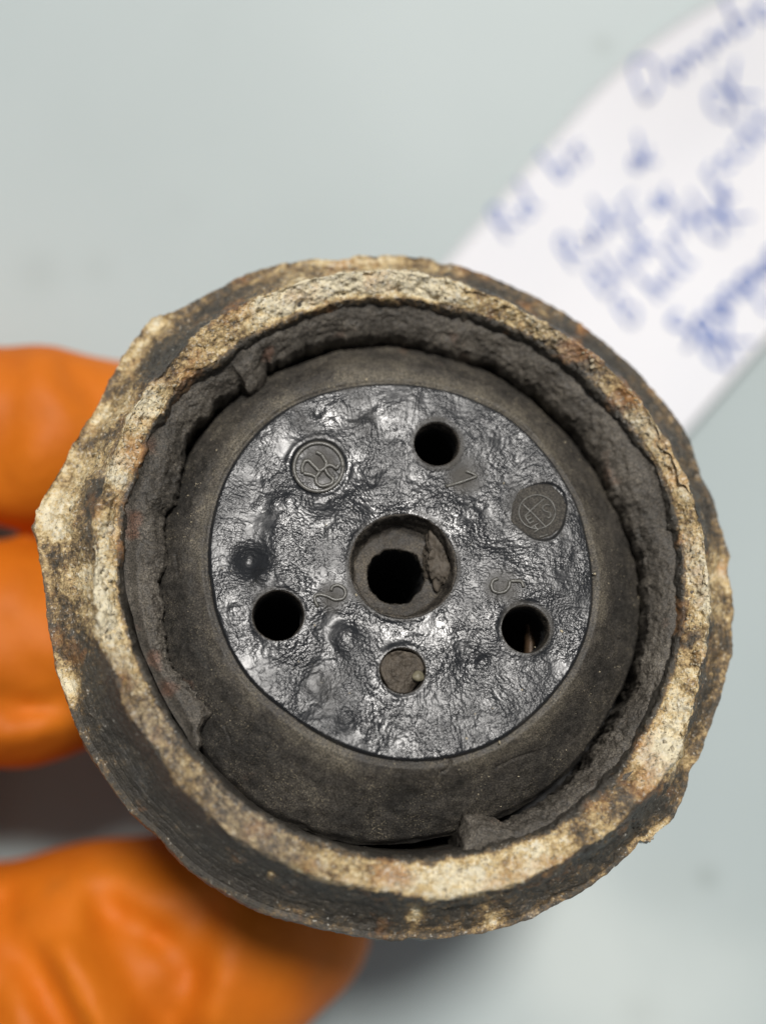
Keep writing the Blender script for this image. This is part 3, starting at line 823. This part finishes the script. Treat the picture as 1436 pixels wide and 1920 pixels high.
def on_plate(pts, lift=0.09 * MM, n=None):
    """picture polyline -> 3D polyline lying on the plate relief"""
    pts = spline(pts, n or max(8, int(len(pts) * 6)))
    xy = P(pts, ZD)
    z = ZD + plate_height(xy, np.asarray(pts)) + lift
    return np.concatenate([xy, z[:, None]], 1)

# raised numbers, lying turned as moulded round the plate
tubes_obj("embossed_number", [on_plate([(836, 911), (866, 902), (895, 892)]), on_plate([(895, 892), (885, 886), (874, 882)])], 3.3 * K, M_EMBOSS, plate, 0.7)
tubes_obj("embossed_number", [on_plate([(621, 1108), (623, 1099), (634, 1096), (646, 1103), (649, 1114), (643, 1123), (628, 1125), (612, 1117), (600, 1114), (589, 1117), (591, 1128), (596, 1138)], n=48)], 3.3 * K, M_EMBOSS, plate, 0.7)
tubes_obj("embossed_number", [on_plate([(978, 1104), (975, 1092), (953, 1092)], n=14), on_plate([(953, 1092), (951, 1104), (944, 1112), (931, 1114), (921, 1110), (918, 1099), (922, 1090), (931, 1087)], n=34)], 3.3 * K, M_EMBOSS, plate, 0.7)
# round emblem: ring and interlaced strokes
ringp = [(EMB[0] + 46 * math.cos(t), EMB[1] + 46 * math.sin(t)) for t in np.linspace(0, 2 * math.pi, 60)]
tubes_obj("round_emblem", [on_plate(ringp, 0.09 * MM, n=90),
    on_plate([(568, 883), (567, 872), (572, 860), (580, 859), (590, 870), (600, 880)], .10 * MM),
    on_plate([(600, 880), (610, 874), (614, 864), (604, 848)], .10 * MM),
    on_plate([(610, 872), (618, 868), (626, 870), (632, 876), (636, 868)], .10 * MM),
    on_plate([(610, 875), (615, 885), (626, 895), (623, 904), (604, 909), (594, 903), (593, 891), (601, 881)], .10 * MM),
    on_plate([(593, 891), (584, 886), (570, 883)], .10 * MM),
    on_plate([(604, 848), (594, 843)], .10 * MM)], 4.0 * K, M_EMBOSS, plate, 0.7)
# dust-filled medallion with a scored circle and letters
def medal():
    rr = np.linspace(0, 1, 26); th = np.linspace(0, 2 * np.pi, 90, endpoint=False)
    px_ = np.array([(MED[0] + (54 + 1.6 * math.sin(3 * t + 1) + 1.5 * math.sin(5 * t) + 1.0 * math.sin(11 * t + 2)) * q * math.cos(t), MED[1] + (54 + 1.6 * math.sin(3 * t + 1) + 1.5 * math.sin(5 * t) + 1.0 * math.sin(11 * t + 2)) * q * math.sin(t)) for q in rr for t in th])
    xy = P(px_, ZD)
    v = np.concatenate([xy, np.zeros((len(xy), 1))], 1)
    q = np.repeat(rr, 90)
    v[:, 2] = ZD - 0.09 * MM - 0.10 * MM * smooth(0.95, 1.0, q) + 0.035 * MM * fbm(v, 0.9 * MM, 4, .55, 71) + 0.03 * MM * np.exp(-((q - 0.9) / .05) ** 2)
    v[:, 2] += lean(v)
    return mesh_obj("round_medallion", v, grid_faces(len(rr), 90, flip=True), M_STAMP, plate, {"rust": np.zeros(len(v))})
med = medal()
def on_med(pts, n=20):
    pts = spline(pts, n); xy = P(pts, ZD)
    return np.concatenate([xy, np.full((len(xy), 1), ZD - 0.055 * MM) + lean(xy)[:, None]], 1)
MC = (1006, 960)
circ_m = [(MC[0] + 34 * math.cos(t), MC[1] + 32 * math.sin(t)) for t in np.linspace(0, 2 * math.pi, 50)]
tubes_obj("scored_mark", [on_med(circ_m, 70), on_med([(977, 943), (1000, 965), (1024, 991)]), on_med([(1020, 935), (1000, 952), (982, 969)]),
    on_med([(1031, 948), (1022, 946), (1014, 953), (1021, 960), (1031, 961), (1032, 970), (1024, 973)]),
    on_med([(984, 970), (992, 982)]), on_med([(984, 970), (992, 966)]), on_med([(988, 976), (996, 971)]), on_med([(992, 982), (1000, 977)]),
    on_med([(994, 990), (1008, 982)]), on_med([(1000, 999), (1013, 990)]), on_med([(1001, 986), (1007, 994)]),
    on_med([(1010, 1008), (1026, 1003)])], 1.7 * K, M_EMBOSS, plate, 0.6, 6)

# ------------------------------------------------------------------ bores
def lathe(name, key, prof, mat, parent, seed, nt_=160, jag=0.0, shift=None):
    """prof: (r in px, z in mm below the plate, jag weight); shift moves deeper rings (local px)"""
    c, _ = HL[key]
    th = polar(nt_)
    rs = np.array([[p[0] * K] * nt_ for p in prof]); zs = np.array([[ZD + p[1] * MM] * nt_ for p in prof])
    v = loft(rs, zs, th)
    w = np.repeat([p[2] for p in prof], nt_)
    d = fbm(v + 0.01 * seed, 0.9 * MM, 4, 0.6, seed) * jag * MM * w
    rr = np.hypot(v[:, 0], v[:, 1]) + 1e-9
    v[:, :2] *= (1 + d / rr)[:, None]
    v[:, 2] += 0.5 * d
    if shift is not None:
        sx, sy = shift
        w2 = np.repeat([p[3] for p in prof], nt_)
        v[:, 0] += sx * K * w2; v[:, 1] += -sy * K * w2
    v[:, :2] += c
    v[:, 2] += lean(v)
    o = mesh_obj(name, v, grid_faces(len(prof), nt_, flip=True), mat, parent, {"rust": np.zeros(len(v))})
    # deep faces get black as painted shade; only the lip carries brown dust
    o.data.materials.append(M_BLACK)
    zz = np.array([p[1] for p in prof])
    deep0 = {"bore": -3.3}.get(key, -1.3)
    mi = np.repeat((zz[1:] < deep0).astype(np.int32), nt_)
    o.data.polygons.foreach_set("material_index", mi)
    return o

def bore_prof(r):
    top = [(r + .6, -0.16, 0), (r + .1, -0.05, .1), (r - 1.0, -0.08, .4), (r - 2.0, -0.25, .6), (r - 2.6, -0.5, .8)]
    wall = [(r - 3.5 - 1.2 * t, -0.5 - 2.0 * t, 1) for t in np.linspace(0.1, 1, 10)]
    deep = [(r - 0.5 + 4 * t, -2.7 - 22 * t, .5) for t in np.linspace(0, 1, 12)]
    return top + wall + deep
for k, sd in (("h1", 1), ("h2", 2), ("h3", 3)):
    hole = lathe("contact_hole", k, bore_prof(HOLES[k][2]), M_SLEEVE, plug, 80 + sd, jag=0.10)
# tarnished contact strip in the lower right hole
c3 = HL["h3"][0]
def strip():
    pth = spline(P([(984, 1132), (990, 1160), (992, 1185), (996, 1205), (994, 1232)], ZD - 5.0 * MM), 20)
    n_ = len(pth); V = []
    for i, p in enumerate(pth):
        w = (3.0 + 5.5 * smooth(0.35, 0.8, i / n_)) * K
        for sx, dz in ((-1, 0), (1, 0.1), (1, -2.0), (-1, -2.0)):
            V.append((p[0] + sx * w, p[1], ZD - 5.0 * MM + dz * MM + 0.05 * MM * math.sin(i * .4)))
    F = grid_faces(n_, 4)
    return mesh_obj("contact_strip", V, F, M_BRASS, plug, smooth_sh=False)
strip()
# clogged hole: sleeve, packed grit, pale pebble
clog = lathe("clogged_hole", "clog", [(44.6, -0.18, 0), (44.1, -0.07, .1), (43.2, -0.1, .3), (42.4, -.3, .6), (41.5, -.8, .8), (41.5, -2.5, .8)], M_SLEEVE, plug, 90, jag=0.12)
def grit_fill():
    rr = np.linspace(0, 1, 40); nt_ = 120; th = polar(nt_)
    rs = np.outer(rr, 41.5 * K * (1 + 0.05 * np.sin(3 * th))); v = loft(rs, 0 * rs, th)
    v[:, :2] += HL["clog"][0]
    v[:, 2] = ZD - 0.30 * MM + 0.30 * MM * fbm(v, 0.8 * MM, 5, .7, 91) + 0.26 * MM * np.clip(fbm(v, 0.45 * MM, 2, .6, 95), 0, 1)
    q = np.repeat(rr, nt_)
    v[:, 2] -= 1.0 * MM * smooth(0.96, 1, q)
    px = to_px(v)
    v[:, 2] += lean(v)
    v[:, 2] -= 1.2 * MM * np.exp(-(((px[:, 0] - 779) / 12) ** 2 + ((px[:, 1] - 1292) / 10) ** 2))
    return mesh_obj("packed_grit", v, grid_faces(len(rr), nt_, flip=True), M_SAND, clog)
grit_fill()
def ico(rad, seed, amp=0.25, sub=2):
    import bmesh
    bm = bmesh.new(); bmesh.ops.create_icosphere(bm, subdivisions=sub, radius=1.0)
    v = np.array([x.co[:] for x in bm.verts]); f = np.array([[y.index for y in x.verts] for x in bm.faces]); bm.free()
    v *= (1 + amp * fbm(v + seed * 3.1, 0.9, 2, .5, seed))[:, None]
    return v * rad, f
pv, pf = ico(10.5 * K, 5, 0.18, 3)
pv[:, 2] *= 0.7
mesh_obj("pebble", pv + np.array((*P([(783, 1269)], ZD)[0], ZD + 0.15 * MM)), pf, M_PEBBLE, clog)

# centre socket: counterbore with a smaller bore set off to the lower left
bp = [(104, -0.16, 0, 0), (103, -0.02, .3, 0), (101, 0.0, .6, 0), (98.5, -0.15, .9, 0)]
bp += [(98 - 6 * t, -0.2 - 2.0 * t, 1, 0.15 * t) for t in np.linspace(.1, 1, 12)]
bp += [(92 - 6 * t, -2.2 - .25 * t, 1, .15 + .3 * t) for t in np.linspace(.2, 1, 4)]
bp += [(86 - 29 * t, -2.5 - 0.15 * t, 1.0, .45 + .55 * t) for t in np.linspace(.1, 1, 14)]
bp += [(56, -2.85, 1, 1), (55, -3.2, 1, 1)]
bp += [(54.5 - t, -3.4 - 22 * t, .8, 1) for t in np.linspace(0, 1, 14)]
socket = lathe("centre_socket", "bore", bp, M_SLEEVE, plug, 100, nt_=320, jag=0.24, shift=(-7, 8))
def debris():
    v, f = ico(1.0, 9, 0.35, 5)
    v = v * np.array((33 * K, 50 * K, 1.0 * MM))
    v[:, 2] += 0
    w = v + np.array((*P([(822, 1036)], ZD - 1.6 * MM)[0], ZD - 2.0 * MM))
    d = 0.42 * fbm(w, 1.0 * MM, 5, .7, 111) + 0.25 * np.clip(fbm(w, .4 * MM, 2, .6, 115), 0, 1)
    nn = v / (np.linalg.norm(v, axis=1)[:, None] + 1e-9)
    return mesh_obj("packed_dirt", w + nn * d[:, None] * MM, f, M_SAND, socket)
debris()

# dark floor behind the plate and the gap, and the barrel the hand holds
def disc_mesh(rad, z, nt_=96):
    th = polar(nt_)
    v = [(0, 0, z)] + [(rad * math.cos(t), rad * math.sin(t), z) for t in th]
    return np.array(v), np.array([(0, 1 + i, 1 + (i + 1) % nt_) for i in range(nt_)])
v, f = disc_mesh(20.5 * MM, -28 * MM)
mesh_obj("rear_bulkhead", v, f, M_BLACK, plug)
BR = 22.0 * MM
def barrel():
    th = polar(128)
    prof = [(0.0, -62), (18.0, -62), (20.5, -61), (21.4, -59)]
    for z in np.linspace(-58, -18, 60):
        prof.append((BR * 1000 - 0.25 + 0.25 * math.sin(z * 2.6), z))
    prof += [(24.0, -16.5), (24.6, -15.5), (24.6, -13.4), (23.5, -13.0), (21.0, -13.0), (20.6, -13.6), (20.4, -29.0)]
    rs = np.array([[p[0] * MM] * 128 for p in prof]); zs = np.array([[p[1] * MM] * 128 for p in prof])
    v = loft(rs, zs, th)
    mesh_obj("barrel", v, grid_faces(len(prof), 128), M_BARREL, plug)
barrel()

# loose grains on rim, collar and plate: many tiny stones as one part
def grains(name, pts, sizes, mat, seed):
    base, bf = ico(1.0, seed, 0.75, 1)
    n = len(pts); m = len(base)
    s = np.asarray(sizes)[:, None, None] * (0.45 + 1.0 * rng.random((n, 1, 3)))
    a = rng.random(n) * 6.28
    ca, sa = np.cos(a)[:, None], np.sin(a)[:, None]
    b = np.repeat(base[None], n, 0)
    b = np.stack([b[:, :, 0] * ca - b[:, :, 1] * sa, b[:, :, 0] * sa + b[:, :, 1] * ca, b[:, :, 2]], -1) * s
    v = (b + np.asarray(pts)[:, None, :]).reshape(-1, 3)
    f = (bf[None] + (np.arange(n) * m)[:, None, None]).reshape(-1, 3)
    o = mesh_obj(name, v, f, mat, plug); o['kind'] = 'stuff'
    return o
def ring_verts(name, cond):
    o = [c for c in plug.children if c.name == name][0]
    me = o.data; co = np.zeros(len(me.vertices) * 3, np.float32); me.vertices.foreach_get("co", co)
    return co.reshape(-1, 3)
rv = ring_verts("housing_ring", None)
cr = np.zeros(len(rv), np.float32)
[c for c in plug.children if c.name == "housing_ring"][0].data.attributes["crust"].data.foreach_get("value", cr)
cand = np.where((rv[:, 2] > -5.5 * MM) & (cr + 0.25 * fbm(rv, 2 * MM, 3, .5, 200) > 0.62))[0]
pick = rng.choice(cand, 1500, replace=False)
grains("crust_grains", rv[pick] + np.array((0, 0, 0.03 * MM)), np.exp(rng.normal(math.log(1.9), 0.45, 1500)) * K, M_GRIT, 3)
cv = ring_verts("insulator_collar", None)
cand = np.where((cv[:, 2] > -6 * MM))[0]
pick = rng.choice(cand[fbm(cv[cand], 4 * MM, 3, .5, 210) > 0.15], 420, replace=False)
grains("dust_specks", cv[pick], np.exp(rng.normal(math.log(0.7), 0.5, 420)) * K, M_GRIT, 4)
sp = [(933, 1393, 4.5), (872, 1386, 3), (1112, 1078, 5), (888, 1340, 3), (590, 1172, 4), (560, 1240, 3), (1050, 1185, 4), (668, 1115, 3.5), (612, 983, 3.5), (975, 1295, 4), (945, 905, 2.5), (1000, 1215, 2), (920, 1330, 2.5), (655, 1300, 2)]
xy = P([(a, b) for a, b, _ in sp], ZD); z = ZD + plate_height(xy, np.array([(a, b) for a, b, _ in sp], float))
grains("pale_specks", np.concatenate([xy, z[:, None]], 1), np.array([s for _, _, s in sp]) * K * 0.8, M_GRIT, 6)

# ------------------------------------------------------------------ gloved hand (one continuous skin from a blended distance field)
def dpt(px, py, depth):
    k = depth / FPX
    return np.array(((px - 718) * k, -(py - 960) * k, CAM_Z - depth))

def build_glove():
    vox = 0.00085
    lo = np.array((-0.118, -0.092, CAM_Z - .1765)); hi = np.array((0.008, 0.036, CAM_Z - .102))
    nx, ny, nz = np.ceil((hi - lo) / vox).astype(int)
    gx = lo[0] + vox * np.arange(nx); gy = lo[1] + vox * np.arange(ny); gz = lo[2] + vox * np.arange(nz)
    X, Y, Z = [a.astype(np.float32) for a in np.meshgrid(gx, gy, gz, indexing='ij')]
    def cone(a, b, ra, rb):
        a = np.asarray(a, np.float32); b = np.asarray(b, np.float32); d = b - a; L2 = float(d @ d)
        t = np.clip(((X - a[0]) * d[0] + (Y - a[1]) * d[1] + (Z - a[2]) * d[2]) / L2, 0, 1)
        dist = np.sqrt((X - a[0] - t * d[0]) ** 2 + (Y - a[1] - t * d[1]) ** 2 + (Z - a[2] - t * d[2]) ** 2)
        return dist - (ra + (rb - ra) * t)
    def smin(a, b, k):
        h = np.clip(0.5 + 0.5 * (b - a) / k, 0, 1)
        return b + (a - b) * h - k * h * (1 - h)
    def chain(pts, rads, k=0.003):
        s = None
        for a, b, ra, rb in zip(pts[:-1], pts[1:], rads[:-1], rads[1:]):
            c = cone(a, b, ra, rb); s = c if s is None else smin(s, c, k)
        return s
    # upper finger, lower finger, thumb, two curled fingers, palm
    mid_f = chain([dpt(-420, 900, .150), dpt(-150, 800, .134), dpt(80, 822, .131), dpt(240, 850, .136), dpt(345, 880, .140)], [.0098, .0090, .0088, .0088, .0070])
    idx_f = chain([dpt(-420, 1260, .150), dpt(-170, 1220, .134), dpt(40, 1224, .131), dpt(185, 1222, .138)], [.0112, .0112, .0109, .0094])
    thumb = chain([dpt(-420, 1830, .152), dpt(-120, 1905, .138), dpt(200, 1828, .137), dpt(430, 1765, .139), dpt(565, 1738, .1415)], [.0160, .0150, .0132, .0118, .0078], .004)
    ring_f = chain([dpt(-420, 700, .152), dpt(-190, 660, .153), dpt(-130, 760, .155), dpt(-220, 860, .156)], [.0095, .0092, .0088, .0078])
    lit_f = chain([dpt(-430, 560, .156), dpt(-290, 560, .158), dpt(-230, 650, .160), dpt(-300, 740, .160)], [.0085, .0082, .0078, .007])
    palm = chain([dpt(-420, 900, .151), dpt(-420, 1300, .152), dpt(-420, 1750, .152)], [.013, .0155, .0165], .006)
    palm = smin(palm, chain([dpt(-400, 1400, .152), dpt(-560, 1750, .150), dpt(-620, 1950, .149)], [.0175, .0185, .020], .006), .008)  # unseen wrist and forearm, added to block light under the hand
    d = smin(mid_f, palm, .008); d = smin(d, smin(idx_f, palm, .008), .0016)
    d = smin(d, smin(thumb, palm, .010), .003)
    d = smin(d, smin(ring_f, palm, .006), .0012); d = smin(d, smin(lit_f, palm, .006), .0012)
    del mid_f, idx_f, thumb, ring_f, lit_f, palm
    # loose rubber: folds across the thumb and the fingers, dents
    kx = FPX / 0.128
    PXx = 718 + X * (FPX / (CAM_Z - Z)); PYy = 960 - Y * (FPX / (CAM_Z - Z))
    def fold(a, b, w, amp):
        nonlocal d
        a = np.array(a, np.float32); b = np.array(b, np.float32); e = b - a
        t = np.clip(((PXx - a[0]) * e[0] + (PYy - a[1]) * e[1]) / float(e @ e), 0, 1)
        q = (PXx - a[0] - t * e[0]) ** 2 + (PYy - a[1] - t * e[1]) ** 2
        d += (amp * 1.0 * np.exp(-q / (1.5 * w) ** 2) * smooth(CAM_Z - 0.150, CAM_Z - 0.133, Z)).astype(np.float32)
    for a, b, w, amp in [((60, 1800), (150, 1960), 26, .0024), ((205, 1740), (330, 1960), 30, .0026), ((190, 1690), (300, 1760), 20, .0016), ((300, 1760), (360, 1830), 24, .0018), ((380, 1720), (340, 1880), 26, .0014),
                         ((10, 1700), (-20, 1900), 24, .0018), ((115, 1790), (195, 1950), 22, -.0016), ((-40, 1780), (60, 1960), 24, -.001), ((420, 1800), (400, 1930), 26, -.0010),
                         ((20, 690), (0, 900), 20, .0010), ((130, 700), (180, 760), 18, .0009), ((60, 780), (-30, 860), 26, .0008), ((0, 1180), (40, 1330), 26, .0012),
                         ((60, 1250), (110, 1290), 20, .0009), ((-10, 1310), (120, 1330), 18, .0012), ((0, 1385), (120, 1350), 16, -.0008), ((90, 1090), (60, 1180), 22, .0006)]:
        fold(a, b, w, amp)
    # keep the fingers off the barrel: soft contact, skin flattened where it presses
    ax = -R[:, 2]
    rel = np.stack([X - T[0], Y - T[1], Z - T[2]], -1)
    along = rel @ ax.astype(np.float32)
    perp = rel - along[..., None] * ax.astype(np.float32)
    body = BR + 0.0003 - np.sqrt((perp ** 2).sum(-1))
    body = np.where(along > 0.0175, body, -1.0)
    d = np.maximum(d, body.astype(np.float32))
    del rel, along, perp, body
    d = np.maximum(d, (0.0004 - Z))
    # naive surface nets
    ins = d < 0
    c8 = [ins[a:nx - 1 + a, b:ny - 1 + b, c:nz - 1 + c] for a in (0, 1) for b in (0, 1) for c in (0, 1)]
    cnt = sum(x.astype(np.int8) for x in c8)
    act = (cnt > 0) & (cnt < 8)
    idx = -np.ones(act.shape, np.int64); ci = np.argwhere(act); idx[act] = np.arange(len(ci))
    acc = np.zeros((len(ci), 3)); num = np.zeros(len(ci))
    offs = [(a, b, c) for a in (0, 1) for b in (0, 1) for c in (0, 1)]
    for p in offs:
        for ax_ in range(3):
            if p[ax_]: continue
            q = list(p); q[ax_] = 1
            A = d[ci[:, 0] + p[0], ci[:, 1] + p[1], ci[:, 2] + p[2]]; B = d[ci[:, 0] + q[0], ci[:, 1] + q[1], ci[:, 2] + q[2]]
            m = (A < 0) != (B < 0)
            t = A[m] / (A[m] - B[m])
            pos = np.repeat(np.array(p, float)[None], m.sum(), 0); pos[:, ax_] += t
            acc[m] += pos; num[m] += 1
    verts = lo + vox * (ci + acc / num[:, None])
    faces = []
    for ax_ in range(3):
        sl0 = [slice(None)] * 3; sl1 = [slice(None)] * 3
        sl0[ax_] = slice(0, -1); sl1[ax_] = slice(1, None)
        A = ins[tuple(sl0)]; B = ins[tuple(sl1)]
        e = np.argwhere(A != B)
        o1, o2 = [(1, 2), (2, 0), (0, 1)][ax_]
        ok = (e[:, o1] > 0) & (e[:, o2] > 0) & (e[:, o1] < act.shape[o1]) & (e[:, o2] < act.shape[o2])
        e = e[ok]
        sgn = A[tuple(e.T)]
        def cell(d1, d2):
            q = e.copy(); q[:, o1] -= d1; q[:, o2] -= d2
            return idx[tuple(q.T)]
        quad = np.stack([cell(1, 1), cell(0, 1), cell(0, 0), cell(1, 0)], 1)
        quad[~sgn] = quad[~sgn][:, ::-1]
        faces.append(quad)
    faces = np.concatenate(faces)
    faces = faces[(faces >= 0).all(1)]
    # light smoothing
    for _ in range(3):
        s = np.zeros_like(verts); w = np.zeros(len(verts))
        for k in range(4):
            a, b = faces[:, k], faces[:, (k + 1) % 4]
            for dim in range(3):
                s[:, dim] += np.bincount(a, verts[b, dim], len(verts)) + np.bincount(b, verts[a, dim], len(verts))
            w += np.bincount(a, minlength=len(verts)) + np.bincount(b, minlength=len(verts))
        verts = 0.5 * verts + 0.5 * s / np.maximum(w, 1)[:, None]
    return verts, faces

gv, gf = build_glove()
G0 = np.array((-0.06, -0.03, 0.012))
glove = mesh_obj("gloved_hand", gv - G0, gf, M_GLOVE)
glove.location = G0
tag(glove, "hand in an orange rubber glove gripping the burnt connector from the left", "gloved hand")
